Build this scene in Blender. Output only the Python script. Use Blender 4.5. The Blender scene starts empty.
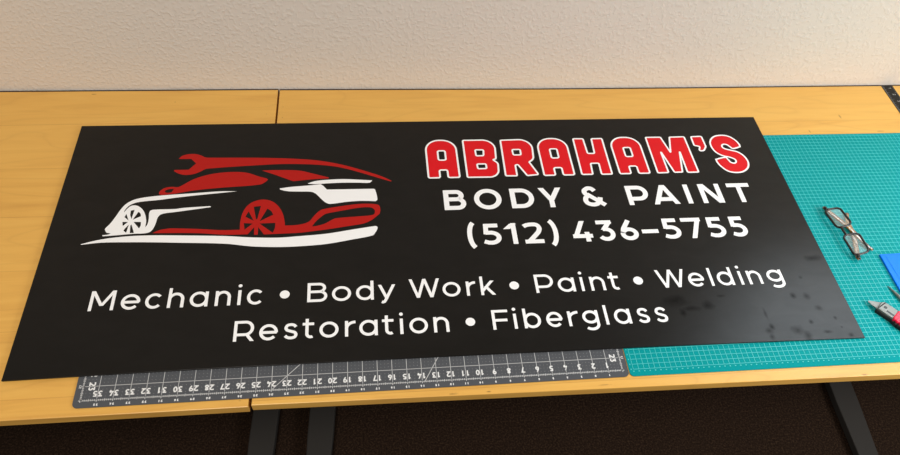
# Shop sign on two desks against a wall. Units below are inches measured on the
# desk surface (X to the right, Y towards the wall, Z up, Z = 0 at the top of the
# cutting mats); everything is scaled to metres and lifted so the floor is at 0.
import bpy, math, random
from mathutils import Matrix, Vector
from mathutils.geometry import tessellate_polygon

IN = 0.0254
FLOOR_Z = -29.0
random.seed(4)
sc = bpy.context.scene
COL = sc.collection

def W(x, y, z):
    return Vector((x * IN, y * IN, (z - FLOOR_Z) * IN))

# ---------------------------------------------------------------- camera
cam_d = bpy.data.cameras.new('camera')
cam = bpy.data.objects.new('camera', cam_d)
COL.objects.link(cam)
cam.matrix_world = Matrix.Translation(W(-16.4753, -19.8660, 39.9314)) @ Matrix((
    (0.99370068, 0.0439469, -0.10309037, 0),
    (-0.09347513, 0.83245891, -0.54614519, 0),
    (0.06181711, 0.55234123, 0.83132292, 0),
    (0, 0, 0, 1)))
cam_d.sensor_width = 36.0
cam_d.lens = 655.285 / 900 * 36.0
cam_d.shift_y = (301.54 - 227.5) / 900
cam_d.clip_start = 0.02
sc.camera = cam

# ---------------------------------------------------------------- world and lights
world = bpy.data.worlds.new('world')
sc.world = world
world.use_nodes = True
bg = world.node_tree.nodes['Background']
bg.inputs['Color'].default_value = (1.0, 0.94, 0.88, 1)
bg.inputs['Strength'].default_value = 0.12

def area_light(name, loc, target, size, size_y, power, color):
    d = bpy.data.lights.new(name, 'AREA')
    d.shape = 'RECTANGLE'; d.size = size * IN; d.size_y = size_y * IN
    d.energy = power; d.color = color
    o = bpy.data.objects.new(name, d); COL.objects.link(o)
    o.location = W(*loc)
    o.rotation_euler = (W(*target) - W(*loc)).to_track_quat('-Z', 'Y').to_euler()
    return o
area_light('window_daylight', (58, -24, 35), (22, 3, 0), 30, 30, 35, (1.0, 0.99, 0.97))
area_light('wall_window_daylight', (57, 24.2, 44), (57, -60, 20), 46, 30, 24, (0.84, 0.94, 1.0))
area_light('room_lamp', (-52, -52, 108), (-34, 6, -10), 34, 34, 88, (1.0, 0.92, 0.82))

vs = sc.view_settings
vs.view_transform = 'Standard'; vs.look = 'None'; vs.gamma = 1.0
vs.use_curve_mapping = False
vs.exposure = -0.32

# ---------------------------------------------------------------- helpers
def srgb(r, g, b):
    def c(v):
        v /= 255.0
        return v / 12.92 if v <= 0.04045 else ((v + 0.055) / 1.055) ** 2.4
    return (c(r), c(g), c(b), 1.0)

def mat(name, color, rough=0.5, metallic=0.0, spec=0.5):
    m = bpy.data.materials.new(name); m.use_nodes = True
    b = m.node_tree.nodes['Principled BSDF']
    b.inputs['Base Color'].default_value = color
    b.inputs['Roughness'].default_value = rough
    b.inputs['Metallic'].default_value = metallic
    b.inputs['Specular IOR Level'].default_value = spec
    return m

def nd(m, t, **kw):
    n = m.node_tree.nodes.new(t)
    for k, v in kw.items():
        if k in n.inputs: n.inputs[k].default_value = v
        else: setattr(n, k, v)
    return n

def ln(m, a, b): m.node_tree.links.new(a, b)

def coords(m, scale=(1, 1, 1), space='Object', loc=(0, 0, 0)):
    tc = nd(m, 'ShaderNodeTexCoord'); mp = nd(m, 'ShaderNodeMapping')
    mp.inputs['Scale'].default_value = scale
    mp.inputs['Location'].default_value = loc
    ln(m, tc.outputs[space], mp.inputs['Vector'])
    return mp.outputs['Vector']

def ramp(m, fac, stops):
    r = nd(m, 'ShaderNodeValToRGB')
    el = r.color_ramp.elements
    while len(el) < len(stops): el.new(0.5)
    for e, (p, c) in zip(el, stops): e.position = p; e.color = c
    ln(m, fac, r.inputs['Fac'])
    return r.outputs['Color']

def bump(m, height, strength, dist):
    b = nd(m, 'ShaderNodeBump', Strength=strength, Distance=dist)
    ln(m, height, b.inputs['Height'])
    ln(m, b.outputs['Normal'], m.node_tree.nodes['Principled BSDF'].inputs['Normal'])

def noise(m, vec, scale, detail=3.0, rough=0.5, dist=0.0):
    n = nd(m, 'ShaderNodeTexNoise', Scale=scale, Detail=detail, Roughness=rough, Distortion=dist)
    ln(m, vec, n.inputs['Vector'])
    return n.outputs['Fac']

def mixc(m, fac, a, b, mode='MIX'):
    n = nd(m, 'ShaderNodeMix', data_type='RGBA', blend_type=mode)
    for sock, v in ((n.inputs[0], fac), (n.inputs[6], a), (n.inputs[7], b)):
        if hasattr(v, 'is_linked'): ln(m, v, sock)
        else: sock.default_value = v
    return n.outputs[2]

def math_n(m, op, a, b=None, clamp=False):
    n = nd(m, 'ShaderNodeMath', operation=op); n.use_clamp = clamp
    for i, v in enumerate((a, b)):
        if v is None: continue
        if hasattr(v, 'is_linked'): ln(m, v, n.inputs[i])
        else: n.inputs[i].default_value = v
    return n.outputs[0]

def base_in(m): return m.node_tree.nodes['Principled BSDF'].inputs['Base Color']

class MB:
    """collects faces (in inches, local to the object) and links them as one mesh object"""
    def __init__(s): s.v = []; s.f = []
    def face(s, pts):
        i = len(s.v); s.v += [tuple(p) for p in pts]; s.f.append(tuple(range(i, i + len(pts))))
    def prism(s, poly, z0, z1, bevel=0.0):
        if sum(poly[i - 1][0] * poly[i][1] - poly[i][0] * poly[i - 1][1] for i in range(len(poly))) < 0:
            poly = poly[::-1]
        n = len(poly)
        rings = [(0, z0), (0, z1)] if not bevel else [(bevel, z0), (0, z0 + bevel), (0, z1 - bevel), (bevel * .3, z1 - bevel * .3), (bevel, z1)]
        base = len(s.v)
        for inset, z in rings:
            for i in range(n):
                p0, p1, p2 = Vector(poly[i - 1]), Vector(poly[i]), Vector(poly[(i + 1) % n])
                if inset:
                    d1 = (p1 - p0).normalized(); d2 = (p2 - p1).normalized()
                    n1 = Vector((-d1.y, d1.x)); n2 = Vector((-d2.y, d2.x))
                    k = n1 + n2; k = k / max(0.3, k.dot(k) / 2.0) if k.length > 1e-6 else n1
                    p1 = p1 + k * inset
                s.v.append((p1.x, p1.y, z))
        for r in range(len(rings) - 1):
            for i in range(n):
                j = (i + 1) % n; a = base + r * n
                s.f.append((a + i, a + j, a + n + j, a + n + i))
        s.f.append(tuple(base + (len(rings) - 1) * n + i for i in range(n)))
        s.f.append(tuple(base + i for i in range(n))[::-1])
        return s
    def box(s, x0, x1, y0, y1, z0, z1, bevel=0.0):
        return s.prism([(x0, y0), (x1, y0), (x1, y1), (x0, y1)], z0, z1, bevel)
    def rect(s, x0, x1, y0, y1, z): s.face([(x0, y0, z), (x1, y0, z), (x1, y1, z), (x0, y1, z)])
    def seg(s, a, b, w, z, caps=False):
        a = Vector(a); b = Vector(b); d = (b - a)
        if d.length < 1e-6: return
        d.normalize(); n = Vector((-d.y, d.x)) * (w / 2)
        if caps: a = a - d * w / 2; b = b + d * w / 2
        s.face([(a.x - n.x, a.y - n.y, z), (b.x - n.x, b.y - n.y, z), (b.x + n.x, b.y + n.y, z), (a.x + n.x, a.y + n.y, z)])
    def disc(s, c, rx, ry, z, n=20):
        s.face([(c[0] + rx * math.cos(t * 2 * math.pi / n), c[1] + ry * math.sin(t * 2 * math.pi / n), z) for t in range(n)])
    def filled(s, loops, z):
        ls = [[Vector((x, y, 0)) for x, y in l] for l in loops]
        flat = [p for l in ls for p in l]
        base = len(s.v); s.v += [(p.x, p.y, z) for p in flat]
        for t in tessellate_polygon(ls):
            a, b, c = (flat[i] for i in t)
            cr_ = (b.x - a.x) * (c.y - a.y) - (b.y - a.y) * (c.x - a.x)
            if abs(cr_) < 1e-9: continue
            s.f.append(tuple(base + i for i in (t if cr_ > 0 else t[::-1])))
    def tube(s, pts, r, n=10, closed=False, flat=None):
        """round or elliptical (r, flat) tube along a 3-D path"""
        P = [Vector(p) for p in pts]; m = len(P); base = len(s.v)
        up = Vector((0, 0, 1))
        for i, p in enumerate(P):
            a = P[i - 1] if (i or closed) else P[i]; b = P[(i + 1) % m] if (i < m - 1 or closed) else P[i]
            d = (b - a).normalized()
            sx = d.cross(up)
            if sx.length < 1e-3: sx = Vector((1, 0, 0))
            sx.normalize(); sy = sx.cross(d)
            ri = r[i] if isinstance(r, (list, tuple)) else r
            r2 = flat if flat is not None else ri
            for k in range(n):
                t = 2 * math.pi * k / n
                s.v.append(tuple(p + sx * (ri * math.cos(t)) + sy * (r2 * math.sin(t))))
        for i in range(m if closed else m - 1):
            for k in range(n):
                j = (i + 1) % m; l = (k + 1) % n
                s.f.append((base + i * n + k, base + i * n + l, base + j * n + l, base + j * n + k))
        if not closed:
            s.f.append(tuple(base + k for k in range(n))[::-1]); s.f.append(tuple(base + (m - 1) * n + k for k in range(n)))
        return s
    def build(s, name, material, parent=None, smooth=False, loc=(0, 0, 0)):
        me = bpy.data.meshes.new(name)
        me.from_pydata([(x * IN, y * IN, z * IN) for x, y, z in s.v], [], s.f)
        me.materials.append(material); me.update()
        if smooth:
            for p in me.polygons: p.use_smooth = True
        o = bpy.data.objects.new(name, me); COL.objects.link(o)
        if parent: o.parent = parent; o.location = (loc[0] * IN, loc[1] * IN, loc[2] * IN)
        else: o.location = W(*loc)
        return o

def thing(name, label, cat, loc, rot=0.0, group=None):
    o = bpy.data.objects.new(name, None); COL.objects.link(o)
    o.empty_display_size = 0.05
    o.location = W(*loc); o.rotation_euler = (0, 0, rot)
    o['label'] = label; o['category'] = cat
    if group: o['group'] = group
    return o

def structure(o, label=None):
    o['kind'] = 'structure'
    if label: o['label'] = label
    return o

def rounded(poly, default=0.12, seg=5):
    """polygon of (x, y[, radius]) with filleted corners"""
    out = []; n = len(poly)
    for i in range(n):
        p0, p1, p2 = poly[i - 1], poly[i], poly[(i + 1) % n]
        r = p1[2] if len(p1) > 2 else default
        a, b, c = Vector(p0[:2]), Vector(p1[:2]), Vector(p2[:2])
        u, v = (a - b), (c - b); lu, lv = u.length, v.length; u.normalize(); v.normalize()
        ang = math.acos(max(-1, min(1, u.dot(v))))
        if r < 1e-4 or ang > 3.05: out.append((b.x, b.y)); continue
        t = min(r / math.tan(ang / 2), lu * 0.49, lv * 0.49)
        q0, q2 = b + u * t, b + v * t
        k = max(seg, int(r * 10))
        for j in range(k + 1):
            s_ = j / k
            # conic weight approximates the circular fillet
            w = math.sin(ang / 2)
            d = (1 - s_) ** 2 + 2 * w * s_ * (1 - s_) + s_ * s_
            p = (q0 * (1 - s_) ** 2 + b * (2 * w * s_ * (1 - s_)) + q2 * s_ * s_) / d
            out.append((p.x, p.y))
    return out

def spline(pts, seg=5):
    """closed centripetal-like curve through (x, y, corner) points; corner = 1 keeps it sharp"""
    out = []; n = len(pts)
    for i in range(n):
        p0, p1, p2, p3 = (Vector(pts[(i + k) % n][:2]) for k in (-1, 0, 1, 2))
        c1, c2 = pts[i][2], pts[(i + 1) % n][2]
        L = (p2 - p1).length
        def tang(a, b, c):
            d = c - a
            return d.normalized() if d.length > 1e-9 else Vector((0, 0))
        m1 = (p2 - p1) if c1 else tang(p0, p1, p2) * L
        m2 = (p2 - p1) if c2 else tang(p1, p2, p3) * L
        for j in range(seg):
            t = j / seg
            h1 = 2 * t ** 3 - 3 * t ** 2 + 1; h2 = t ** 3 - 2 * t ** 2 + t
            h3 = -2 * t ** 3 + 3 * t ** 2; h4 = t ** 3 - t ** 2
            p = p1 * h1 + m1 * h2 + p2 * h3 + m2 * h4
            out.append((p.x, p.y))
    return out

# ---------------------------------------------------------------- lettering drawn with strokes
def arc(cx, cy, rx, ry, a0, a1, n=18):
    return [(cx + rx * math.cos(math.radians(a0 + (a1 - a0) * i / n)), cy + ry * math.sin(math.radians(a0 + (a1 - a0) * i / n))) for i in range(n + 1)]

def glyph(ch, w, H, X, s):
    """strokes of one character in a box w wide: ('p', points) pen line, ('d', x0,y0,x1,y1) slab with level ends, ('o', cx,cy,rx,ry) dot"""
    h = s / 2; P = []
    p = lambda *q: P.append(('p', list(q)))
    path = lambda q: P.append(('p', q))
    d = lambda x0, y0, x1, y1: P.append(('d', x0, y0, x1, y1))
    o = lambda cx, cy, r, r2=None: P.append(('o', cx, cy, r, r2 or r))
    k = s * 0.58
    asc = H * 1.01
    if ch in 'BPRDF' : p((h, 0), (h, H))
    if ch == 'B':
        M = H * .53
        path([(h, H - h), (w * .58, H - h)] + arc(w * .58, (H - h + M) / 2, w * .93 - h - w * .58, (H - h - M) / 2, 90, -90)[1:] + [(h, M)])
        path([(h, M), (w * .62, M)] + arc(w * .62, (M + h) / 2, w * .38 - h, (M - h) / 2, 90, -90)[1:] + [(h, h)])
    elif ch == 'D':
        path([(h, H - h), (w * .46, H - h)] + arc(w * .46, H / 2, w * .54 - h, H / 2 - h, 90, -90, 26)[1:] + [(h, h)])
    elif ch in 'PR':
        M = H * .32
        path([(h, H - h), (w * .55, H - h)] + arc(w * .55, (H - h + M) / 2, w * .45 - h - (w * .03 if ch == 'R' else 0), (H - h - M) / 2, 90, -90)[1:] + [(h, M)])
        if ch == 'R': d(w * .64, M, w - k, 0)
    elif ch == 'O': path(arc(w / 2, H / 2, w / 2 - h, H / 2 - h + .02 * H, 0, 360, 44))
    elif ch == 'F': p((h, H - h), (w, H - h)); p((h, H * .47), (w * .93, H * .47))
    elif ch == 'T': p((0, H - h), (w, H - h)); p((w / 2, 0), (w / 2, H - h))
    elif ch == 'I' or ch == 'l': p((w / 2, 0), (w / 2, asc if ch == 'l' else H))
    elif ch == 'Y': d(k, H, w / 2, H * .36); d(w - k, H, w / 2, H * .36); p((w / 2, 0), (w / 2, H * .42))
    elif ch == 'A': d(k, 0, w / 2, H); d(w - k, 0, w / 2, H); p((w * .22, H * .26), (w * .78, H * .26))
    elif ch == 'N': p((h, 0), (h, H)); p((w - h, 0), (w - h, H)); d(h * 1.25, H, w - h * 1.25, 0)
    elif ch == 'M':
        p((h, 0), (h, H)); p((w - h, 0), (w - h, H)); d(h * 1.2, H, w / 2, H * .24); d(w - h * 1.2, H, w / 2, H * .24)
    elif ch == 'W':
        d(k, H, w * .285, 0); d(w * .5, H, w * .285, 0); d(w * .5, H, w * .715, 0); d(w - k, H, w * .715, 0)
    elif ch == '&':
        p((w * .22, H * .62), (w * .96, H * .04))
        path(smooth_open([(w * .60, H * .78), (w * .48, H * .90), (w * .30, H * .92), (w * .13, H * .80), (w * .14, H * .66), (w * .26, H * .52)]))
        path(smooth_open([(w * .28, H * .55), (w * .13, H * .44), (w * .09, H * .28), (w * .18, H * .14), (w * .40, H * .08), (w * .60, H * .12), (w * .74, H * .25), (w * .80, H * .44)]))
    elif ch == 'e':
        ry = X / 2 - h + .01 * X
        p((h, X * .49), (w - h * .6, X * .49)); path(arc(w / 2, X / 2, w / 2 - h, ry, -4, 318, 34))
    elif ch == 'c': path(arc(w * .53, X / 2, w * .53 - h, X / 2 - h + .01 * X, 42, 318, 28))
    elif ch == 'o': path(arc(w / 2, X / 2, w / 2 - h, X / 2 - h + .01 * X, 0, 360, 36))
    elif ch in 'adbq':
        path(arc(w / 2, X / 2, w / 2 - h, X / 2 - h + .01 * X, 0, 360, 36))
        sx = h if ch == 'b' else w - h
        p((sx, 0), (sx, X if ch == 'a' else asc))
    elif ch == 'g':
        path(arc(w / 2, X * .56, w / 2 - h, X * .44 - h, 0, 360, 36))
        path([(w - h, X)] + [(w - h, X * .12)] + arc(w / 2, X * .06, w / 2 - h, X * .39 - h, 0, -138, 18)[1:])
    elif ch in 'nh':
        p((h, 0), (h, X if ch == 'n' else asc))
        path(arc(w / 2, X * .55, w / 2 - h, X * .45 - h, 180, 0, 22) + [(w - h, 0)])
    elif ch == 'r':
        p((h, 0), (h, X)); path(arc(w * 1.02, X * .50, w * 1.02 - h, X * .5 - h, 180, 88, 14))
    elif ch == 'i': p((w / 2, 0), (w / 2, X)); o(w / 2, H * 1.0, s * .62)
    elif ch == 't':
        sx = w * .38
        path([(sx, X * 1.25), (sx, X * .3)] + arc(sx + w * .32, X * .3, w * .32, X * .3 - h, 180, 300, 14)[1:])
        p((0, X - h), (w * .98, X - h))
    elif ch == 'k': p((h, 0), (h, asc)); d(h, X * .26, w - k * 1.5, X); d(w * .36, X * .6, w - k * 1.1, 0)
    elif ch == 'y':
        d(k, X, w * .5, X * .04)
        a = (w - k * .9, X); b = (w * .40, -X * .10)
        d(a[0], a[1], w * .45, 0)
        path([(w * .5, X * .1), (w * .40, -X * .10), (w * .34, -X * .18), (w * .27, -X * .20), (w * .2, -X * .17)])
    elif ch == 's':
        q = [(.94, .82), (.75, .96), (.48, 1.0), (.2, .94), (.08, .76), (.18, .60), (.5, .5), (.84, .40), (.95, .24), (.84, .06), (.54, 0), (.24, .04), (.02, .17)]
        path(smooth_open([(h + a * (w - 2 * h), h - .01 * X + b * (X - 2 * h + .02 * X)) for a, b in q]))
    elif ch == '*': o(w / 2, H * .455, w / 2)
    elif ch == '(': path([(w * .92 - (w * .92 - h) * math.cos(t), H * .48 + H * .585 * math.sin(t) / .95) for t in [(-1.25 + 2.5 * i / 16) for i in range(17)]])
    elif ch == ')': path([(w * .08 + (w * .92 - h) * math.cos(t), H * .48 + H * .585 * math.sin(t) / .95) for t in [(-1.25 + 2.5 * i / 16) for i in range(17)]])
    elif ch == '-': p((0, H * .40), (w, H * .40))
    elif ch == '0': path(arc(w / 2, H / 2, w / 2 - h, H / 2 - h, 0, 360, 30))
    elif ch == '1': p((w - h, 0), (w - h, H)); d(w - h, H * .97, k, H * .72)
    elif ch == '2':
        path(smooth_open([(w * .05, H * .82), (w * .22, H - h * 1.3), (w * .48, H - h), (w * .74, H - h * 1.3), (w * .86, H * .74), (w * .80, H * .56), (w * .60, H * .38), (w * .24, H * .10)])); p((w * .02, h), (w, h))
    elif ch == '3':
        p((w * .06, H - h), (w * .92, H - h)); d(w * .80, H - h, w * .42, H * .55)
        path([(w * .36, H * .57), (w * .5, H * .57)] + arc(w * .5, (H * .57 + h) / 2, w * .5 - h, (H * .57 - h) / 2, 90, -150, 22)[1:])
    elif ch == '4': d(w * .60, H, h * 1.4, H * .25); p((w * .02, H * .27), (w, H * .27)); p((w * .74, 0), (w * .74, H * .46))
    elif ch == '5':
        p((w * .12, H - h), (w * .88, H - h)); d(w * .12 + h, H, w * .08 + h, H * .50)
        path([(w * .06 + h, H * .57), (w * .45, H * .57)] + arc(w * .45, (H * .57 + h) / 2, w * .55 - h, (H * .57 - h) / 2, 90, -90, 20)[1:] + [(w * .3, h * 1.1), (w * .03 + h * .4, H * .16)])
    elif ch == '6':
        path(arc(w / 2, H * .31, w / 2 - h, H * .31 - h, 0, 360, 30)); path([(w * .60, H * .97), (w * .2 + h * .2, H * .56), (h, H * .33)])
    elif ch == '7': p((0, H - h), (w, H - h)); d(w - k, H - h, w * .42, 0)
    elif ch == '8': path(arc(w / 2, H * .28, w / 2 - h, H * .28 - h, 0, 360, 24)); path(arc(w / 2, H * .76, w * .43 - h, H * .24 - h, 0, 360, 24))
    elif ch == '9':
        path(arc(w / 2, H * .69, w / 2 - h, H * .31 - h, 0, 360, 30)); path([(w * .40, H * .03), (w * .8 - h * .2, H * .44), (w - h, H * .67)])
    return P

def smooth_open(q, seg=5):
    out = []
    for i in range(len(q) - 1):
        p0 = Vector(q[max(0, i - 1)]); p1 = Vector(q[i]); p2 = Vector(q[i + 1]); p3 = Vector(q[min(len(q) - 1, i + 2)])
        for j in range(seg):
            t = j / seg
            p = 0.5 * (2 * p1 + (p2 - p0) * t + (2 * p0 - 5 * p1 + 4 * p2 - p3) * t * t + (3 * p1 - p0 - 3 * p2 + p3) * t ** 3)
            out.append((p.x, p.y))
    out.append(tuple(q[-1]))
    return out

def ribbon(mb, pts, w, z, T, closed=False):
    """flat band along a path with mitred joints"""
    P = []
    for p in pts:
        v = Vector(p)
        if not P or (v - P[-1]).length > 1e-4: P.append(v)
    if (P[0] - P[-1]).length < 1e-3 and len(P) > 3: closed = True; P.pop()
    n = len(P); L = []; R_ = []
    for i in range(n):
        a = P[i - 1] if (i or closed) else None
        b = P[(i + 1) % n] if (i < n - 1 or closed) else None
        d1 = (P[i] - a).normalized() if a is not None else (b - P[i]).normalized()
        d2 = (b - P[i]).normalized() if b is not None else d1
        n1 = Vector((-d1.y, d1.x)); n2 = Vector((-d2.y, d2.x)); m = n1 + n2
        m = n1 if m.length < 1e-3 else m / max(0.5, m.dot(m) / 2)
        L.append(P[i] + m * (w / 2)); R_.append(P[i] - m * (w / 2))
    for i in range(n if closed else n - 1):
        j = (i + 1) % n; z += .0001
        mb.face([T(*R_[i], z), T(*R_[j], z), T(*L[j], z), T(*L[i], z)])

def draw_text(mb, items, H, X, s, y0, zbase, T=lambda x, y, z: (x, y, z)):
    for ch, x0, x1 in items:
        TT = lambda x, y, z, x0=x0: T(x0 + x, y0 + y, z)
        z = zbase
        for lift, g in enumerate(glyph(ch, x1 - x0, H, X, s)):
            z = z + .0012 if lift else z          # the laps of a letter lie on each other
            if g[0] == 'p': ribbon(mb, g[1], s, z, TT)
            elif g[0] == 'd':
                _, ax, ay, bx, by = g
                if by < ay: ax, ay, bx, by = bx, by, ax, ay
                kk = s / 2 * math.hypot(bx - ax, by - ay) / abs(by - ay)
                kk = min(kk, s * .95)
                mb.face([TT(ax - kk, ay, z), TT(ax + kk, ay, z), TT(bx + kk, by, z), TT(bx - kk, by, z)])
            else:
                mb.face([TT(g[1] + g[3] * math.cos(t * math.pi / 12), g[2] + g[4] * math.sin(t * math.pi / 12), z) for t in range(24)])


def smooth3(q, seg=4):
    out = []
    for i in range(len(q) - 1):
        p0, p1, p2, p3 = (Vector(q[k]) for k in (max(0, i - 1), i, i + 1, min(len(q) - 1, i + 2)))
        for j in range(seg):
            t = j / seg
            out.append(tuple(0.5 * (2 * p1 + (p2 - p0) * t + (2 * p0 - 5 * p1 + 4 * p2 - p3) * t * t + (3 * p1 - p0 - 3 * p2 + p3) * t ** 3)))
    out.append(tuple(q[-1]))
    return out

# ---------------------------------------------------------------- materials
def spot_mask(m, spots, unit_v, wob, k=1.3, grow=1.0):
    """grows a 0..1 mask of small marks at fixed places (x, y, half width, half height in inches)"""
    marks = None
    for sx_, sy_, rx, ry in spots:
        rx, ry = rx * grow, ry * grow
        mp = nd(m, 'ShaderNodeMapping')
        mp.inputs['Location'].default_value = (-sx_ / rx, -sy_ / ry, 0)
        mp.inputs['Scale'].default_value = (1 / rx, 1 / ry, 0)
        ln(m, unit_v, mp.inputs['Vector'])
        L_ = nd(m, 'ShaderNodeVectorMath', operation='LENGTH'); ln(m, mp.outputs[0], L_.inputs[0])
        val = math_n(m, 'SUBTRACT', 1.0 + k / 2, math_n(m, 'ADD', L_.outputs['Value'], math_n(m, 'MULTIPLY', wob, k)), clamp=True)
        marks = val if marks is None else math_n(m, 'MAXIMUM', marks, val)
    return marks

def wood(name, seed, shift, tones, dents):
    m = mat(name, tones[1], 0.36, spec=0.45)
    v = coords(m, (1, 1, 1), loc=(seed, shift * IN, 0))
    sx = nd(m, 'ShaderNodeSeparateXYZ'); ln(m, v, sx.inputs[0])
    board = math_n(m, 'FLOOR', math_n(m, 'MULTIPLY', sx.outputs['Y'], 1 / (5.15 * IN)))
    wn = nd(m, 'ShaderNodeTexWhiteNoise', noise_dimensions='1D'); ln(m, board, wn.inputs['W'])
    off = nd(m, 'ShaderNodeCombineXYZ'); ln(m, wn.outputs['Value'], off.inputs['X']); ln(m, board, off.inputs['Z'])
    add = nd(m, 'ShaderNodeVectorMath', operation='ADD'); ln(m, v, add.inputs[0]); ln(m, off.outputs[0], add.inputs[1])
    st = nd(m, 'ShaderNodeMapping'); st.inputs['Scale'].default_value = (1.6, 16, 16); ln(m, add.outputs[0], st.inputs['Vector'])
    fig = noise(m, st.outputs[0], 2.2, 4, .55, 1.2)
    st2 = nd(m, 'ShaderNodeMapping'); st2.inputs['Scale'].default_value = (6, 160, 160); ln(m, add.outputs[0], st2.inputs['Vector'])
    fine = noise(m, st2.outputs[0], 3, 3, .6)
    # cathedral figure: contour lines of a slow noise
    st3 = nd(m, 'ShaderNodeMapping'); st3.inputs['Scale'].default_value = (1.1, 7, 7); ln(m, add.outputs[0], st3.inputs['Vector'])
    slow = noise(m, st3.outputs[0], 1.6, 1, .4, .6)
    cont = math_n(m, 'PINGPONG', math_n(m, 'MULTIPLY', slow, 14.0), 1.0)
    line = math_n(m, 'POWER', cont, 8.0)
    c = ramp(m, fig, [(.15, tones[0]), (.5, tones[1]), (.85, tones[2])])
    c = mixc(m, math_n(m, 'MULTIPLY', line, .20), c, tones[3])
    c = mixc(m, math_n(m, 'MULTIPLY', fine, .16), c, tones[0])
    c = mixc(m, math_n(m, 'MULTIPLY', wn.outputs['Value'], .30), c, tones[2])
    # dark hairline between glued boards
    fr = math_n(m, 'FRACT', math_n(m, 'MULTIPLY', sx.outputs['Y'], 1 / (5.15 * IN)))
    seam = math_n(m, 'LESS_THAN', fr, .012)
    c = mixc(m, math_n(m, 'MULTIPLY', seam, .30), c, tones[3])
    # small dents and stains
    sp = spot_mask(m, dents, coords(m, (1 / IN, 1 / IN, 0)), noise(m, coords(m), 160, 2))
    c = mixc(m, math_n(m, 'MULTIPLY', sp, .7), c, srgb(84, 52, 28))
    ln(m, c, base_in(m))
    rr = math_n(m, 'ADD', math_n(m, 'MULTIPLY', fig, .15), .30)
    ln(m, rr, m.node_tree.nodes['Principled BSDF'].inputs['Roughness'])
    bump(m, fine, .06, .0004)
    return m

TONES = [srgb(204, 151, 72), srgb(222, 171, 84), srgb(230, 184, 96), srgb(170, 116, 54)]
DENTS = ((27.82, 25.61, .12, .35), (23.9, 23.65, .1, .2), (31.0, 23.5, .5, .07), (-12.0, -1.0, .35, .10), (-9.6, -.99, .3, .07), (-1.5, -1.0, .6, .05), (17.6, -1.4, .3, .09), (-24.5, 26.6, .06, .09), (-24.5, 28.0, .06, .09), (-14, 25, .06, .06))
m_wood_l = wood('maple_top_left', .31, 4.35, TONES, [(x + 60, y - 15, a, b) for x, y, a, b in ((-33.9, 28.83, .1, .1), (-49.8, 27.9, .1, .16), (-26.0, -.6, .14, .05), (-25.9, 27.1, .05, .05), (-41, 30, .25, .08))])
m_wood_r = wood('maple_top_right', 1.83, .25, TONES, [(x - 17, y - 15, a, b) for x, y, a, b in DENTS])

m_wall = mat('painted_wall', srgb(216, 209, 200), .72, spec=.3)
v = coords(m_wall)
n1 = noise(m_wall, v, 135, 2, .5, 0); n2 = noise(m_wall, v, 38, 2, .5)
hgt = math_n(m_wall, 'ADD', ramp(m_wall, n1, [(.48, (0, 0, 0, 1)), (.66, (1, 1, 1, 1))]), math_n(m_wall, 'MULTIPLY', n2, .5))
bump(m_wall, hgt, .42, .0015)
nn = noise(m_wall, v, 3, 3)
ln(m_wall, mixc(m_wall, math_n(m_wall, 'MULTIPLY', nn, .35), srgb(218, 211, 202), srgb(208, 199, 189)), base_in(m_wall))

m_carpet = mat('dark_carpet', srgb(52, 38, 28), .95, spec=.1)
v = coords(m_carpet)
c1_ = noise(m_carpet, v, 190, 4, .75)
ln(m_carpet, ramp(m_carpet, c1_, [(.3, srgb(20, 13, 9)), (.5, srgb(40, 28, 20)), (.7, srgb(74, 56, 42))]), base_in(m_carpet))
bump(m_carpet, c1_, 1.0, .006)

m_gap = mat('wall_gap_shade', srgb(36, 24, 30), .7)  # dark colour standing for the shade in the desk-to-wall gap
m_frame = mat('grey_powder_coat', srgb(50, 48, 46), .6, spec=.15)

# sign panel: satin black sheet with greasy finger marks (positions in the sheet's own plane)
m_panel = mat('satin_black_sheet', srgb(9, 8, 7), .30, spec=.5)
v = coords(m_panel, (1 / IN, 1 / IN, 0))
SPOTS = [(55.91, 3.91, .22, .30), (56.95, 3.86, .28, .32), (57.53, 2.74, .26, .24), (52.85, .95, .28, .26), (55.11, .92, .42, .40), (56.39, 1.55, .18, .18),
         (59.02, .28, .22, .18), (53.12, 2.51, .12, .55), (46.81, 2.83, .25, .35), (47.6, 3.2, .7, .22), (48.9, 3.4, .45, .35), (46.5, 3.9, .9, .5),
         (58.42, 1.8, .13, .15), (57.35, .63, .40, .14), (55.7, .35, .35, .5), (52.9, .45, .2, .3), (53.2, 1.3, .2, .25), (57.2, 5.6, .15, .15), (59.0, 7.4, .7, .3), (58.6, 1.0, .1, .1), (50.2, 4.2, .3, .12)]
wob = noise(m_panel, coords(m_panel), 55, 3, .6)
marks = spot_mask(m_panel, SPOTS, v, wob, 1.3, 1.3)
smear = noise(m_panel, coords(m_panel, (1, 2.2, 1)), 14, 4, .6, .8)
spec = math_n(m_panel, 'SUBTRACT', math_n(m_panel, 'ADD', .22, math_n(m_panel, 'MULTIPLY', smear, .10)), math_n(m_panel, 'MULTIPLY', marks, .165), clamp=True)
ln(m_panel, spec, m_panel.node_tree.nodes['Principled BSDF'].inputs['Specular IOR Level'])

m_white = mat('white_vinyl', srgb(240, 242, 245), .4)
m_redh = mat('bright_red_vinyl', srgb(212, 8, 24), .4, spec=.25)
m_red = mat('deep_red_vinyl', srgb(172, 16, 10), .45, spec=.25)

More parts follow.
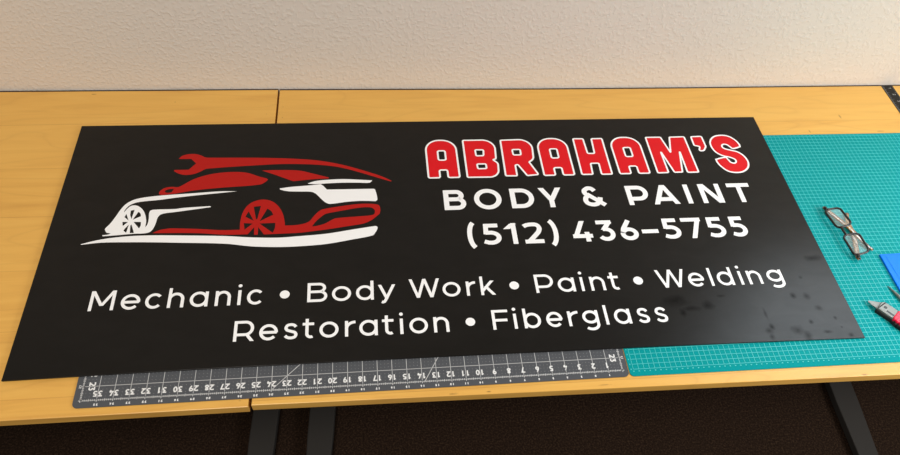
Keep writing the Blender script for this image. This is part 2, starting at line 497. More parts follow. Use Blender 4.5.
m_grey = mat('grey_cutting_mat', srgb(78, 81, 86), .55, spec=.15)
gn = noise(m_grey, coords(m_grey), 900, 2)
bump(m_grey, gn, .15, .0002)
m_print = mat('mat_print_white', srgb(222, 224, 226), .55)
m_faint = mat('mat_print_faint', srgb(150, 152, 156), .55)
m_teal = mat('teal_cutting_mat', srgb(0, 140, 144), .6, spec=.06)
bump(m_teal, noise(m_teal, coords(m_teal), 900, 2), .15, .0002)
m_tline = mat('teal_print_line', srgb(66, 184, 184), .5)
m_ruler = mat('black_ruler', srgb(20, 20, 19), .5, spec=.2)
m_blue = mat('blue_plastic', srgb(0, 120, 238), .4, spec=.15)
m_steel = mat('brushed_steel', srgb(136, 138, 134), .5, metallic=.6)
m_steel_dark = mat('dark_steel', srgb(70, 72, 72), .45, metallic=.8)
m_redgrip = mat('red_rubber_grip', srgb(226, 20, 62), .42)
m_blackgrip = mat('black_rubber', srgb(22, 18, 18), .6)
m_tort = mat('dark_tortoiseshell', srgb(20, 16, 11), .25)
m_amber = mat('amber_acetate', srgb(150, 98, 34), .25)
v = coords(m_amber)
ln(m_amber, ramp(m_amber, noise(m_amber, v, 90, 3), [(.35, srgb(66, 42, 12)), (.6, srgb(150, 108, 36))]), base_in(m_amber))
m_amber.node_tree.nodes['Principled BSDF'].inputs['Transmission Weight'].default_value = .25
m_lens = mat('clear_lens', srgb(225, 230, 228), .3, spec=.2)
m_lens.node_tree.nodes['Principled BSDF'].inputs['Alpha'].default_value = .10

# ---------------------------------------------------------------- the room
o = MB().box(-130, 120, -60, 31.6, -1, 0).build('floor', m_carpet, loc=(0, 0, FLOOR_Z)); structure(o, 'dark brown carpet under the desks')
mb = MB(); mb.prism([(-130, 31.2), (-25, 30.52), (-.7, 30.22), (14, 30.17), (120, 30.3), (120, 34), (-130, 34)], FLOOR_Z, 75)
structure(mb.build('wall_back', m_wall), 'beige orange-peel textured wall behind the desks')

# ---------------------------------------------------------------- desks
TOP = -.08
def desk(name, label, poly, wmat, legs, cx):
    root = thing(name, label, 'desk', (cx, 15, FLOOR_Z), group=None)
    P = lambda q: [(x - cx, y - 15) for x, y in q]
    zt = TOP - FLOOR_Z
    mb = MB(); mb.prism(P(poly), zt - .78, zt, .05); top = mb.build('tabletop', wmat, root)
    bk = [p for p in poly if p[1] > 20]; bk.sort()
    MB().prism(P(bk + [(x, y + .13) for x, y in bk[::-1]]), zt - .74, zt - .012).build('back_gap_shade', m_gap, top)  # dark strip added for the shaded gap between top and wall
    xs = [p[0] for p in poly]
    for lx in legs:
        l = lx - cx
        c = MB(); c.box(l - 1.38, l + 1.38, -.6, 1.0, 1.2, zt - 3.2, .06); c.box(l - 1.1, l + 1.1, -10.5, 10.5, zt - 2.4, zt - .79, .05)
        c.box(l - 1.6, l + 1.6, -1.2, 1.6, zt - 3.2, zt - 2.4, .05)
        leg = c.build('leg', m_frame, root)
        f = MB(); f.prism([(-1.15, -14.2), (1.15, -14.2), (1.38, -7), (1.38, 7), (1.15, 13.6), (-1.15, 13.6), (-1.38, 7), (-1.38, -7)], .25, 1.25, .12)
        f.build('foot', m_frame, leg, loc=(l, 0, 0)).rotation_euler.z = -.064
        for yy in (-12.6, 12.6):
            g = MB(); g.prism([(.8 * math.cos(t * math.pi / 8), yy + .8 * math.sin(t * math.pi / 8)) for t in range(16)], 0, .26); g.build('foot_pad', m_blackgrip, leg, loc=(l, 0, 0)).rotation_euler.z = -.064
    b = MB(); a_, b_ = sorted(legs)
    for yy in (-4.2, 3.2): b.box(a_ - cx + 1.1, b_ - cx - 1.1, yy, yy + 1.0, zt - 2.3, zt - .85, .05)
    b.build('crossbar', m_frame, root)
    return root
desk('desk', 'maple-topped desk on grey steel legs, left of the seam between the two tops',
     [(-96, -.9), (-25.44, -1.08), (-25.06, 30.36), (-96, 30.66)], m_wood_l, (-29.45, -84), -60)
desk('desk', 'maple-topped desk on grey steel legs, right of the seam, carrying the teal mat',
     [(-25.24, -.98), (60, -2.05), (60, 30.02), (36, 30.0), (14, 29.96), (-.7, 30.02), (-24.90, 30.32)], m_wood_r, (-23.3, 37.9), 17)  # right end lengthened out of view to keep window light off the floor

# outlines of the lettering and the emblem, in inches on the sign (character, left, right)
BODY = [('B', 29.971, 31.773), ('O', 32.467, 34.729), ('D', 35.489, 37.447), ('Y', 37.905, 39.872), ('&', 41.603, 43.407), ('P', 45.39, 47.248), ('A', 47.524, 49.809), ('I', 50.499, 50.922), ('N', 51.828, 53.707), ('T', 54.388, 56.401)]
PHONE = [('(', 31.518, 32.273), ('5', 32.693, 34.192), ('1', 34.48, 35.457), ('2', 36.011, 37.555), (')', 37.981, 38.805), ('4', 39.916, 41.568), ('3', 41.956, 43.433), ('6', 43.881, 45.354), ('-', 45.678, 47.063), ('5', 47.434, 48.932), ('7', 49.191, 50.859), ('5', 51.219, 52.739), ('5', 53.181, 54.587)]
LINE1 = [('M', 4.265, 5.949), ('e', 6.386, 7.685), ('c', 8.031, 9.175), ('h', 9.569, 10.686), ('a', 11.073, 12.338), ('n', 12.83, 13.914), ('i', 14.387, 14.628), ('c', 15.042, 16.171), ('*', 17.34, 18.041), ('B', 19.299, 20.727), ('o', 21.06, 22.434), ('d', 22.791, 24.073), ('y', 24.387, 25.662), ('W', 26.659, 28.949), ('o', 29.131, 30.468), ('r', 30.905, 31.574), ('k', 31.97, 33.073), ('*', 34.166, 34.891), ('P', 36.123, 37.529), ('a', 37.85, 39.158), ('i', 39.606, 39.842), ('n', 40.357, 41.489), ('t', 41.809, 42.632), ('*', 43.762, 44.511), ('W', 45.609, 47.93), ('e', 48.111, 49.374), ('l', 49.814, 50.078), ('d', 50.433, 51.712), ('i', 52.224, 52.469), ('n', 52.916, 54.023), ('g', 54.503, 55.784)]
LINE2 = [('R', 14.366, 15.767), ('e', 16.099, 17.366), ('s', 17.739, 18.756), ('t', 19.049, 19.859), ('o', 20.214, 21.543), ('r', 21.988, 22.691), ('a', 22.984, 24.273), ('t', 24.59, 25.424), ('i', 25.835, 26.09), ('o', 26.516, 27.832), ('n', 28.244, 29.338), ('*', 30.55, 31.241), ('F', 32.49, 33.678), ('i', 34.044, 34.277), ('b', 34.778, 36.039), ('e', 36.44, 37.647), ('r', 38.06, 38.811), ('g', 39.138, 40.342), ('l', 40.804, 41.063), ('a', 41.519, 42.767), ('s', 43.256, 44.202), ('s', 44.618, 45.583)]
HEADING = {'A': [(28.932, 17.074, 0.12), (28.906, 21.665, 1.15), (31.671, 21.629, 1.15), (31.503, 17.047, 0.12), (30.542, 17.076, 0.12), (30.488, 17.951, 0.12), (29.895, 17.942, 0.12), (29.907, 17.057, 0.12)], 'Ah': [(29.92, 20.243, 0.12), (30.471, 20.283, 0.12), (30.537, 19.155, 0.12), (29.895, 19.106, 0.12)], 'B': [(32.188, 17.052, 0.12), (32.216, 21.491, 0.12), (35.023, 21.495, 1.1), (34.875, 19.145, 0.7), (34.585, 19.073, 0.05), (34.982, 18.636, 0.5), (34.864, 17.023, 1.2)], 'Bh1': [(33.181, 20.296, 0.12), (33.909, 20.278, 0.12), (33.845, 19.575, 0.12), (33.196, 19.565, 0.12)], 'Bh2': [(33.152, 18.581, 0.12), (33.919, 18.586, 0.12), (33.928, 18.034, 0.12), (33.184, 18.03, 0.12)], 'R': [(35.449, 17.134, 0.12), (35.548, 21.427, 0.12), (38.329, 21.503, 1.2), (38.151, 19.057, 0.7), (37.702, 18.695, 0.05), (38.291, 17.205, 0.12), (37.296, 17.105, 0.12), (36.671, 18.431, 0.12), (36.438, 18.358, 0.12), (36.426, 17.105, 0.12)], 'Rh': [(36.43, 20.242, 0.12), (37.14, 20.252, 0.12), (37.118, 19.584, 0.12), (36.453, 19.588, 0.12)], 'A2': [(38.795, 17.112, 0.12), (41.365, 17.1, 0.12)], 'A3': [(45.39, 17.152, 0.12), (48.075, 17.113, 0.12)], 'H': [(42.102, 21.473, 0.12), (43.012, 21.452, 0.12), (43.061, 19.608, 0.12), (43.679, 19.592, 0.12), (43.772, 21.434, 0.12), (44.744, 21.441, 0.12), (44.7, 17.067, 0.12), (43.768, 17.068, 0.12), (43.796, 18.393, 0.12), (43.071, 18.387, 0.12), (42.99, 17.091, 0.12), (42.044, 17.093, 0.12)], 'M': [(48.806, 21.491, 0.12), (50.2, 21.488, 0.12), (50.607, 19.51, 0.02), (51.041, 21.469, 0.12), (52.432, 21.496, 0.12), (52.458, 17.077, 0.12), (51.45, 17.08, 0.12), (51.484, 19.767, 0.02), (50.999, 17.12, 0.12), (50.274, 17.114, 0.12), (49.718, 19.742, 0.02), (49.74, 17.104, 0.12), (48.763, 17.079, 0.12)], 'q': [(53.07, 21.481, 0.12), (54.073, 21.517, 0.12), (54.097, 20.195, 0.4), (53.757, 19.682, 0.25), (53.301, 19.651, 0.12), (53.537, 20.209, 0.1), (53.043, 20.363, 0.12)], 'S': [(57.276, 20.089, 0.07), (56.54, 19.88, 0.07), (56.335, 20.112, 0.07), (56.113, 20.389, 0.07), (55.788, 20.425, 0.07), (55.603, 20.187, 0.07), (55.738, 19.9, 0.07), (56.307, 19.66, 0.07), (56.854, 19.421, 0.07), (57.249, 18.907, 0.07), (57.368, 18.156, 0.07), (57.106, 17.481, 0.07), (56.478, 17.014, 0.07), (55.782, 16.927, 0.07), (55.138, 17.133, 0.07), (54.709, 17.685, 0.07), (54.522, 18.207, 0.07), (54.516, 18.564, 0.07), (55.49, 18.786, 0.07), (55.623, 18.506, 0.07), (55.774, 18.159, 0.07), (56.048, 18.056, 0.07), (56.268, 18.214, 0.07), (56.27, 18.489, 0.07), (55.901, 18.775, 0.07), (55.255, 19.015, 0.07), (54.782, 19.474, 0.07), (54.595, 20.183, 0.07), (54.697, 20.823, 0.07), (55.176, 21.39, 0.07), (55.901, 21.592, 0.07), (56.602, 21.46, 0.07), (57.078, 20.984, 0.07), (57.301, 20.403, 0.07)]}
EMBLEM = {
    'W1': [[(13.465, 16.092, 1), (12.208, 16.133, 0), (10.183, 16, 0), (8.18, 15.87, 0), (7.126, 15.777, 0), (6.154, 15.615, 0), (5.591, 15.412, 0), (5.158, 15.056, 0), (4.858, 14.522, 0), (4.538, 13.597, 0), (4.283, 12.989, 0), (4.063, 12.633, 0), (4.061, 12.439, 0), (4.225, 12.175, 1), (4.524, 12.099, 1), (4.4, 12.002, 0), (3.956, 11.943, 1), (4.004, 11.839, 1), (5.129, 11.909, 0), (6.162, 11.996, 0), (7.115, 12.023, 0), (7.466, 12.242, 0), (7.659, 12.886, 0), (7.717, 13.479, 0), (7.864, 13.808, 0), (8.187, 13.958, 0), (8.942, 14.065, 0), (11.615, 14.479, 1), (11.546, 14.586, 1), (9.547, 14.473, 0), (8.9, 14.379, 0), (7.339, 14.366, 0), (7.078, 14.267, 0), (7.025, 13.973, 0), (7.078, 13.503, 0), (7.073, 12.909, 0), (6.948, 12.599, 1), (6.924, 13.244, 0), (6.71, 13.984, 0), (6.377, 14.536, 0), (5.931, 14.851, 0), (5.544, 14.81, 0), (5.302, 14.507, 0), (5.139, 14.149, 1), (5.158, 14.377, 0), (5.353, 14.776, 0), (5.699, 15.065, 0), (6.216, 15.226, 0), (7.586, 15.372, 0), (8.742, 15.556, 0), (10.214, 15.746, 0), (12.225, 15.962, 0)],
        [(5.615, 14.333, 1), (5.887, 14.405, 1), (5.799, 13.471, 1), (5.641, 13.889, 1)],
        [(6.207, 14.191, 1), (6.385, 13.996, 0), (6.458, 13.726, 1), (5.908, 13.401, 1)],
        [(6.014, 13.172, 1), (6.55, 13.152, 1), (6.588, 12.796, 0), (6.509, 12.512, 1)],
        [(5.891, 12.927, 1), (6.214, 12.084, 1), (5.92, 12.07, 1), (5.831, 12.825, 1)],
        [(5.716, 12.934, 1), (5.644, 12.119, 1), (5.418, 12.322, 1), (5.464, 12.501, 1)],
        [(5.187, 13.203, 1), (5.595, 13.188, 1), (5.278, 12.794, 1)],
        [(5.26, 13.677, 1), (5.339, 14.007, 1), (5.61, 13.332, 1)]],
    'W2': [[(2.568, 11.129, 1), (3.429, 11.407, 0), (4.424, 11.619, 0), (5.819, 11.767, 0), (7.342, 11.795, 0), (9.257, 11.719, 0), (12.96, 11.507, 0), (14.938, 11.299, 0), (16.916, 11.194, 0), (18.586, 11.283, 0), (20.586, 11.439, 0), (22.61, 11.783, 0), (24.252, 12.054, 0), (24.458, 12.046, 0), (24.534, 11.842, 0), (24.337, 11.384, 0), (24.126, 11.128, 0), (22.601, 10.796, 0), (20.598, 10.425, 0), (18.615, 10.289, 0), (16.964, 10.281, 0), (15.002, 10.426, 0), (13.031, 10.761, 0), (9.352, 11.014, 0), (7.445, 11.129, 0), (5.918, 11.192, 0), (4.026, 11.231, 0), (2.633, 11.088, 1)]],
    'W3': [[(19.029, 16.794, 1), (19.674, 17.034, 0), (20.678, 17.142, 0), (21.941, 17.174, 0), (23.21, 17.065, 0), (24.252, 16.963, 1), (24.029, 16.708, 0), (23.205, 16.733, 0), (21.941, 16.773, 0), (20.682, 16.742, 0), (19.681, 16.687, 0), (19.056, 16.741, 1)]],
    'W4': [[(16.817, 16.298, 1), (17.7, 16.44, 0), (18.937, 16.538, 0), (20.057, 16.658, 1), (20.247, 16.497, 0), (20.565, 16.058, 1), (22.19, 16.04, 0), (24.329, 16.023, 1), (24.453, 15.933, 0), (24.611, 14.857, 0), (24.48, 14.66, 1), (23.3, 14.734, 0), (22.184, 14.672, 0), (21.076, 14.511, 0), (20.707, 14.524, 0), (20.335, 14.802, 0), (19.704, 15.611, 0), (19.328, 15.843, 0), (18.461, 15.905, 0), (17.473, 15.971, 0), (16.848, 16.178, 0)]],
    'R1': [[(8.475, 19.913, 1), (8.729, 20.228, 0), (9.236, 20.399, 0), (9.768, 20.385, 0), (10.212, 20.22, 0), (10.61, 19.978, 0), (11.092, 19.935, 0), (12.906, 19.887, 0), (15.011, 19.818, 0), (17.566, 19.659, 0), (19.495, 19.425, 0), (20.784, 19.135, 0), (22.201, 18.678, 0), (23.992, 17.909, 0), (25.133, 17.342, 0), (25.858, 16.844, 1), (25.754, 16.794, 1), (24.745, 17.23, 0), (22.712, 18.125, 0), (21.43, 18.574, 0), (20.147, 18.826, 0), (18.611, 18.977, 0), (16.957, 19.041, 0), (15.068, 18.968, 0), (12.578, 18.815, 0), (11.221, 18.703, 0), (10.757, 18.642, 0), (10.323, 18.327, 0), (9.831, 18.09, 0), (9.219, 18.02, 0), (8.682, 18.183, 0), (8.258, 18.491, 1), (8.294, 18.608, 1), (9.416, 18.606, 1), (9.916, 19.312, 1), (9.465, 19.825, 1), (8.515, 19.851, 1)]],
    'R2': [[(7.442, 16.105, 0), (7.553, 16.383, 0), (7.867, 16.657, 0), (8.363, 16.741, 0), (8.826, 16.698, 0), (9.202, 16.944, 0), (9.902, 17.502, 0), (10.785, 17.914, 0), (11.8, 18.165, 0), (13.05, 18.247, 0), (14.113, 18.112, 0), (15.156, 17.641, 0), (15.665, 17.452, 0), (15.821, 17.325, 1), (15.686, 17.105, 0), (15.214, 16.776, 0), (12.17, 16.52, 0), (10.148, 16.299, 0), (8.666, 15.994, 0), (7.974, 15.904, 0), (7.57, 15.918, 0)],
        [(7.871, 16.274, 0), (8.097, 16.465, 0), (8.545, 16.522, 1), (8.394, 16.144, 1), (8.045, 16.113, 0)]],
    'R3': [[(15.26, 18.34, 1), (16.361, 18.361, 0), (18.255, 18.253, 0), (19.276, 17.922, 0), (20.739, 17.386, 1), (20.676, 17.282, 1), (19.293, 17.22, 0), (17.861, 17.055, 1), (17.415, 17.277, 0), (16.263, 17.87, 0)]],
    'R4': [[(7.567, 12.005, 1), (8.038, 12.284, 0), (8.602, 12.405, 0), (8.876, 12.426, 0), (10.757, 12.303, 0), (12.656, 12.104, 0), (14.009, 12.091, 1), (13.981, 12.779, 0), (14.06, 13.65, 0), (14.349, 14.461, 0), (14.872, 14.956, 0), (15.577, 15.142, 0), (16.31, 14.907, 0), (16.855, 14.303, 0), (17.199, 13.535, 0), (17.356, 12.785, 0), (17.405, 12.383, 1), (18.059, 12.384, 0), (18.761, 12.491, 0), (19.26, 12.741, 0), (19.54, 13.177, 0), (19.938, 13.71, 0), (20.244, 13.934, 0), (21.589, 14.206, 0), (22.948, 14.397, 0), (23.893, 14.407, 0), (24.627, 14.283, 0), (24.788, 14.024, 0), (24.758, 13.398, 0), (24.487, 13.064, 0), (24.062, 12.669, 0), (23.436, 12.354, 0), (22.409, 12.165, 0), (20.58, 11.862, 0), (19.373, 11.711, 0), (18.569, 11.611, 0), (16.896, 11.572, 0), (15.857, 11.548, 1), (15.381, 12.301, 1), (15.393, 11.54, 1), (15.116, 11.551, 1), (15.081, 12.313, 1), (14.639, 11.609, 1), (12.948, 11.637, 0), (10.807, 11.877, 0)],
        [(14.892, 14.4, 1), (15.447, 14.464, 1), (15.256, 13.106, 1), (15.155, 13.11, 1)],
        [(15.965, 14.169, 1), (16.265, 13.911, 0), (16.449, 13.522, 1), (15.441, 12.884, 1)],
        [(15.456, 12.657, 1), (16.657, 12.678, 1), (16.646, 12.147, 0), (16.512, 11.692, 1)],
        [(14.263, 12.742, 1), (14.936, 12.676, 1), (14.366, 12.077, 1)],
        [(14.331, 13.396, 1), (14.541, 13.932, 1), (14.997, 12.941, 1)],
        [(19.462, 12.211, 1), (19.854, 12.827, 0), (20.356, 13.352, 0), (20.559, 13.482, 0), (21.901, 13.778, 0), (23.152, 14.012, 0), (23.99, 14.024, 0), (24.299, 13.831, 0), (24.375, 13.551, 0), (24.232, 13.238, 0), (23.139, 13.113, 0), (21.283, 12.977, 0), (20.977, 12.812, 0), (20.471, 12.467, 0), (19.865, 12.262, 0)]],
}

# ---------------------------------------------------------------- grey cutting mat
MT = .08   # mat thickness
root = thing('cutting_mat', 'grey cutting mat with white inch ruler numbers, along the front edge of the left desk', 'cutting mat', (-18, 12, -MT))
q = rounded([(-18.45, -12.5), (18.4, -12.5), (18.4, 12.5), (-18.45, 12.5)], .35)
MB().prism(q, 0, MT, .012).build('mat_sheet', m_grey, root)
pr = MB(); fa = MB(); ZP = MT + .003
X0, Y0 = 18, -12
def sg_(mb, x0, y0, x1, y1, w): mb.seg((X0 - x0, Y0 + y0), (X0 - x1, Y0 + y1), w, ZP)
for i in range(0, 37): sg_(fa, i, 0, i, 24, .038)
for i in range(0, 25): sg_(fa, 0, i, 36, i, .038)
for i in range(0, 36 * 8 + 1):
    L_ = .24 if i % 8 == 0 else (.17 if i % 4 == 0 else .12)
    for yb in (0, 24): sg_(pr, i / 8, yb - L_ / 2, i / 8, yb + L_ / 2, .042)
for i in range(0, 24 * 8 + 1):
    L_ = .24 if i % 8 == 0 else (.17 if i % 4 == 0 else .12)
    for xb in (0, 36): sg_(pr, xb - L_ / 2, i / 8, xb + L_ / 2, i / 8, .042)
for ix in range(1, 36 * 4):
    for iy in (1, 2, 3, 5, 6, 7):
        if ix % 4: fa.rect(X0 - ix / 4 - .012, X0 - ix / 4 + .012, Y0 + iy / 4 - .012, Y0 + iy / 4 + .012, ZP)
sg_(fa, 13.83, 0, 3.5, 17.9, .05); sg_(fa, 24, 0, 3.5, 20.5, .05)
def mat_number(txt, x, y, ang, hh=.42, w=.27, s=.09):
    ca, sa = math.cos(ang), math.sin(ang)
    tw = len(txt) * w + (len(txt) - 1) * .06
    items = []; cx = -tw / 2
    for ch in txt:
        ww = w * .6 if ch == '1' else w
        items.append((ch, cx + (w - ww) / 2, cx + (w - ww) / 2 + ww)); cx += w + .06
    draw_text(pr, items, hh, hh * .7, s, -hh / 2, ZP, lambda a, b, z: (X0 - x + ca * a - sa * b, Y0 + y + sa * a + ca * b, z))
for i in range(1, 36):
    mat_number(str(i), i, .45, math.pi); mat_number(str(i), i, 23.44, 0)
    for yy in (-.32, 24.3): mat_number(str(i), i, yy, math.pi, .16, .11, .055)
for j in range(1, 24):
    mat_number(str(24 - j), .5, j, -math.pi / 2); mat_number(str(24 - j), 35.45, j, -math.pi / 2)
    mat_number(str(24 - j), -.2, j, math.pi / 2, .14, .08, .035); mat_number(str(24 - j), 36.2, j, math.pi / 2, .14, .08, .035)
pr.build('ruler_numbers', m_print, root)
fa.build('grid_lines', mat('mat_print_grid', srgb(188, 190, 192), .55), root)

# ---------------------------------------------------------------- teal cutting mat
CM = 1 / 2.54
root = thing('cutting_mat', 'teal green cutting mat with a pale centimetre grid on the right desk', 'cutting mat', (18.3, 11.4, -MT))
q = rounded([(-17.83, -11.9), (17.7, -12.05), (17.7, 11.72), (-17.83, 11.8)], .3)
MB().prism(q, 0, MT, .012).build('mat_sheet', m_teal, root)
gl = MB(); gx0, gy0 = .79 - 18.3, .03 - 11.4; nx, ny = 88, 58
for i in range(nx + 1): gl.rect(gx0 + i * CM - .018, gx0 + i * CM + .018, gy0, gy0 + ny * CM, ZP)
for j in range(ny + 1): gl.rect(gx0, gx0 + nx * CM, gy0 + j * CM - .02, gy0 + j * CM + .02, ZP + .001)
for i in range(0, nx + 1):
    for yb in (gy0 - .2, gy0 + ny * CM + .1): gl.rect(gx0 + i * CM - .05, gx0 + i * CM + .05, yb, yb + .08, ZP)
for j in range(0, ny + 1):
    for xb in (gx0 - .2, gx0 + nx * CM + .1): gl.rect(xb, xb + .08, gy0 + j * CM - .05, gy0 + j * CM + .05, ZP)
gl.build('grid_lines', m_tline, root)

# ---------------------------------------------------------------- the sign
root = thing('shop_sign', 'large black shop sign with red and white lettering and car emblem, lying across both desks', 'sign', (-41.143, 1.684, .006), math.radians(-.1939))
PT = .125
MB().prism([(0, 0), (5, .07), (12, .15), (22, .20), (32, .19), (45, .14), (55, .05), (60, 0), (60, 24), (0, 24)], 0, PT, .012).build('panel', m_panel, root)
ZV = PT + .004
def tline(name, items, H, X, s, y0):
    words = []; last = None
    for it in items:                       # one part per word, one per round bullet
        if last is None or it[0] == '*' or last[0] == '*' or it[1] - last[2] > .95: words.append([])
        words[-1].append(it); last = it
    for w in words:
        mb = MB(); draw_text(mb, w, H, X, s, y0, ZV); mb.build('bullet_dot' if w[0][0] == '*' else name, m_white, root)
tline('subtitle_lettering', BODY, 2.15, 1.6, .42, 13.51)
tline('phone_number_lettering', PHONE, 2.12, 1.6, .385, 9.83)
tline('services_lettering', LINE1, 1.67, 1.28, .22, 5.14)
tline('services_lettering', LINE2, 1.66, 1.28, .22, 2.13)

RING = .155
def A_shape(x0, w):
    b, t = 17.08, 21.54
    k = w / 2.62
    out = [(x0, b), (x0, t, 1.2), (x0 + w, t, 1.2), (x0 + w, b), (x0 + w - .97 * k, b), (x0 + w - .97 * k, b + .88), (x0 + .97 * k, b + .88), (x0 + .97 * k, b)]
    hole = [(x0 + .99 * k, 20.25), (x0 + w - .99 * k, 20.25), (x0 + w - .99 * k, 19.13), (x0 + .99 * k, 19.13)]
    return [out, hole]
HE = HEADING
shapes = [A_shape(28.92, 2.62), [HE['B'], HE['Bh1'], HE['Bh2']], [HE['R'], HE['Rh']], A_shape(38.76, 2.64), [HE['H']], A_shape(45.40, 2.67), [HE['M']], [HE['q']], [HE['S']]]
red = MB(); ring = MB()
for loops in shapes:
    rl = [spline([(x, y, 1 if i in (0, 17) else 0) for i, (x, y, r) in enumerate(l)]) if l is HE['S'] else rounded(l, .16) for l in loops]
    red.filled(rl, ZV)
    for l in rl: ribbon(ring, l + [l[0]], RING, ZV + .003, lambda x, y, z: (x, y, z))
hl = red.build('heading_lettering', m_redh, root)
ring.build('lettering_outline', m_white, hl)

def decal(name, loops, m, parent):
    mb = MB(); mb.filled([spline(l) for l in loops], ZV); return mb.build(name, m, parent)
car = decal('car_emblem', EMBLEM['R4'], m_red, root); car['label'] = 'deep red sill, wheel and bumper of the car emblem'
decal('wrench_roofline', EMBLEM['R1'], m_red, car)
decal('side_window', EMBLEM['R2'], m_red, car)
decal('rear_window', EMBLEM['R3'], m_red, car)
decal('front_wing', EMBLEM['W1'], m_white, car)
decal('ground_stripe', EMBLEM['W2'], m_white, car)
decal('spoiler', EMBLEM['W3'], m_white, car)
decal('rear_light', EMBLEM['W4'], m_white, car)

# ---------------------------------------------------------------- black steel ruler
root = thing('ruler', 'black metal ruler with pale numbers on the right desk near the wall', 'ruler', (34.78, 27, TOP))
MB().box(-.59, .59, -3.0, 2.97, 0, .05, .008).build('blade', m_ruler, root)
mk = MB()
for i in range(0, 6 * 16):
    y = 2.9 - i / 16; L_ = .34 if i % 16 == 0 else (.26 if i % 8 == 0 else (.2 if i % 4 == 0 else .12))
    mk.seg((-.58, y), (-.58 + L_, y), .016, .053)
    if i % 2 == 0: mk.seg((.58, y), (.58 - L_ * .7, y), .014, .053)
for i in range(0, 6):
    yy = 2.62 - i
    items = [(str((i + 1) % 10), -.1, .12)]
    draw_text(mk, items, .3, .2, .055, -.15, .053, lambda a, b, z, yy=yy: (.12 + b, yy - a, z))
mk.build('graduations', m_faint, root)

# ---------------------------------------------------------------- blue squeegee card
root = thing('squeegee', 'blue plastic squeegee card lying on the teal mat at its right', 'squeegee', (25.6, 7.0, .006))
MB().prism(rounded([(-1.93, -2.1), (1.9, -2.1), (1.9, 2.05), (-1.93, 2.0)], .06), 0, .16, .02).build('card', m_blue, root)
MB().prism([(-1.4, -2.02), (1.85, -2.02), (1.85, 1.95), (-1.55, 1.92)], .161, .18, .01).build('raised_grip', m_blue, root)

# ---------------------------------------------------------------- box cutter
ang = math.atan2(-.78, .63)
root = thing('box_cutter', 'box cutter with red ribbed grip and steel blade on the teal mat', 'box cutter', (21.16, 4.12, .006), ang)
KZ0, KZ1 = .10, .42
MB().prism(rounded([(.02, -.46), (.32, -.50), (1.35, -.50), (1.35, .50), (.18, .50), (-.02, .30)], .05), KZ0, KZ1, .05).build('blade_holder', m_steel, root)
b = MB().prism([(.30, -.42), (.28, .40), (-.02, .36), (-.78, -.22), (-.70, -.34)][::-1], .24, .27); b.build('blade', m_steel, root)
c = MB().prism([(.62, -.30), (1.2, -.30), (1.2, -.12), (.62, -.12)], KZ1 + .001, KZ1 + .006); c.build('stamped_recess', m_steel_dark, root)
MB().prism([(.10, -.60), (1.4, -.60), (1.4, -.46), (.26, -.48), (.02, -.44)], 0, .26).build('holder_edge_and_shadow', m_blackgrip, root)  # black underside along the holder, with its shadow band built in
MB().prism([(.02, -.44), (.10, -.44), (.26, .46), (.18, .46)], KZ1 + .001, KZ1 + .01).build('slot', m_blackgrip, root)
c = MB().prism([(.42 + .13 * math.cos(t * math.pi / 8), .02 + .13 * math.sin(t * math.pi / 8)) for t in range(16)], KZ1 + .001, KZ1 + .008); c.build('blade_lock', m_steel_dark, root)
g = [(1.22, -.40), (1.34, -.60)]
for i in range(9): g += [(1.50 + i * .26, -.56), (1.62 + i * .26, -.66)]
g += [(4.0, -.58), (4.1, -.1), (3.95, .5), (3.4, .62), (2.2, .56), (1.5, .62), (1.25, .45)]
MB().prism(rounded(g, .05), .03, .50, .07).build('grip', m_redgrip, root)
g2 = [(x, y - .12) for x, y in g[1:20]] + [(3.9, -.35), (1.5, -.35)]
MB().prism(rounded(g2, .04), 0, .34, .04).build('grip_edge_and_shadow', m_blackgrip, root)  # black side grip, widened to stand for the cutter's shadow too
c = MB()
c.prism([(1.95 + .17 * math.cos(t * math.pi / 8), -.02 + .17 * math.sin(t * math.pi / 8)) for t in range(16)], .501, .54, .02)
c.build('screw', m_steel, root)

# ---------------------------------------------------------------- weeding pick
root = thing('weeding_pick', 'thin pointed steel weeding pick between squeegee and box cutter', 'pick', (22.93, 5.98, .02), math.atan2(-1.2, .40))
MB().tube([(0, 0, .03), (.7, 0, .10), (1.5, 0, .13), (2.4, 0, .14)], [.02, .09, .14, .14], 10).build('tapered_point', m_steel, root, smooth=True)
MB().tube([(2.38, 0, .16), (2.5, 0, .16), (5.2, 0, .16), (5.3, 0, .16)], [.1, .155, .155, .1], 12).build('handle', m_steel_dark, root, smooth=True)

# ---------------------------------------------------------------- eyeglasses, folded, lenses up
root = thing('eyeglasses', 'folded eyeglasses with dark rims and amber temples on the teal mat', 'eyeglasses', (21.66, 11.28, .006), math.radians(96.5))
root.scale = (1.05, 1.02, 1.0)
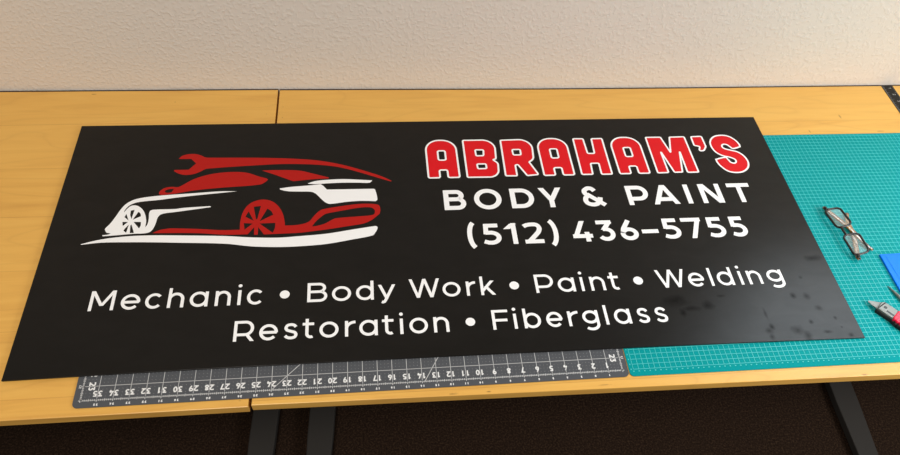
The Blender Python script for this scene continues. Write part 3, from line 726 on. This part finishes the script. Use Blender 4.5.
# local x runs along the frame (towards the viewer), local y across it, lens plane tilted and lifted
TILT = math.radians(10)
def gp(x, y, z=0.0): return (x, y * math.cos(TILT), .52 + y * math.sin(TILT) * -1 + z - .05 * (x / 2.5) ** 2)
LW, LH = 2.0, 1.12
fr = MB()
for cx in (-1.30, 1.30):
    s_ = 1 if cx > 0 else -1
    loop = rounded([(cx - s_ * .95, .60), (cx + s_ * 1.04, .66), (cx + s_ * .92, -.62), (cx - s_ * .82, -.68)], .34, 6)
    fr.tube([gp(x, y) for x, y in loop], .09, 8, closed=True, flat=.085)
fr.tube([gp(-.42, .30, .03), gp(-.2, .36, .07), gp(.2, .36, .07), gp(.42, .30, .03)], .09, 8)
for s_ in (-1, 1): fr.tube([gp(s_ * 2.2, .42), gp(s_ * 2.5, .44), gp(s_ * 2.62, .44, -.1)], [.1, .13, .13], 8)
frame = fr.build('front_frame', m_tort, root, smooth=True)
for cx in (-1.30, 1.30):
    s_ = 1 if cx > 0 else -1
    loop = rounded([(cx - s_ * .95, .60), (cx + s_ * 1.04, .66), (cx + s_ * .92, -.62), (cx - s_ * .82, -.68)], .34, 6)
    if s_ > 0: loop = loop[::-1]
    l = MB(); n = len(loop); lo = [gp(x, y, -.01) for x, y in loop]; hi = [gp(x, y, .012) for x, y in loop]
    l.v = lo + hi + [gp(cx, 0, -.01), gp(cx, 0, .012)]
    l.f = [(n + i, n + (i + 1) % n, 2 * n + 1) for i in range(n)] + [((i + 1) % n, i, 2 * n) for i in range(n)] + [(i, (i + 1) % n, n + (i + 1) % n, n + i) for i in range(n)]
    l.build('lens', m_lens, root)
for s_, dz in ((-1, 0), (1, .11)):
    t = MB()
    pts = [(s_ * 2.60, .44, .40 + 0), (s_ * 2.55, .40, .24 + dz * .6), (s_ * 1.7, -.05, .14 + dz), (s_ * .4, -.62, .13 + dz), (-s_ * .6, -.86, .13 + dz), (-s_ * 1.3, -1.05, .13 + dz * .7), (-s_ * 1.9, -1.42, .12)]
    t.tube(smooth3(pts), [.15 + .07 * math.sin(math.pi * i / 24) for i in range(25)], 8, flat=.055); t.build('temple', m_amber, root, smooth=True)
    h_ = MB(); h_.tube([gp(s_ * 2.60, .44, -.05), gp(s_ * 2.60, .42, -.2)], .07, 8); h_.build('hinge', m_steel, root)
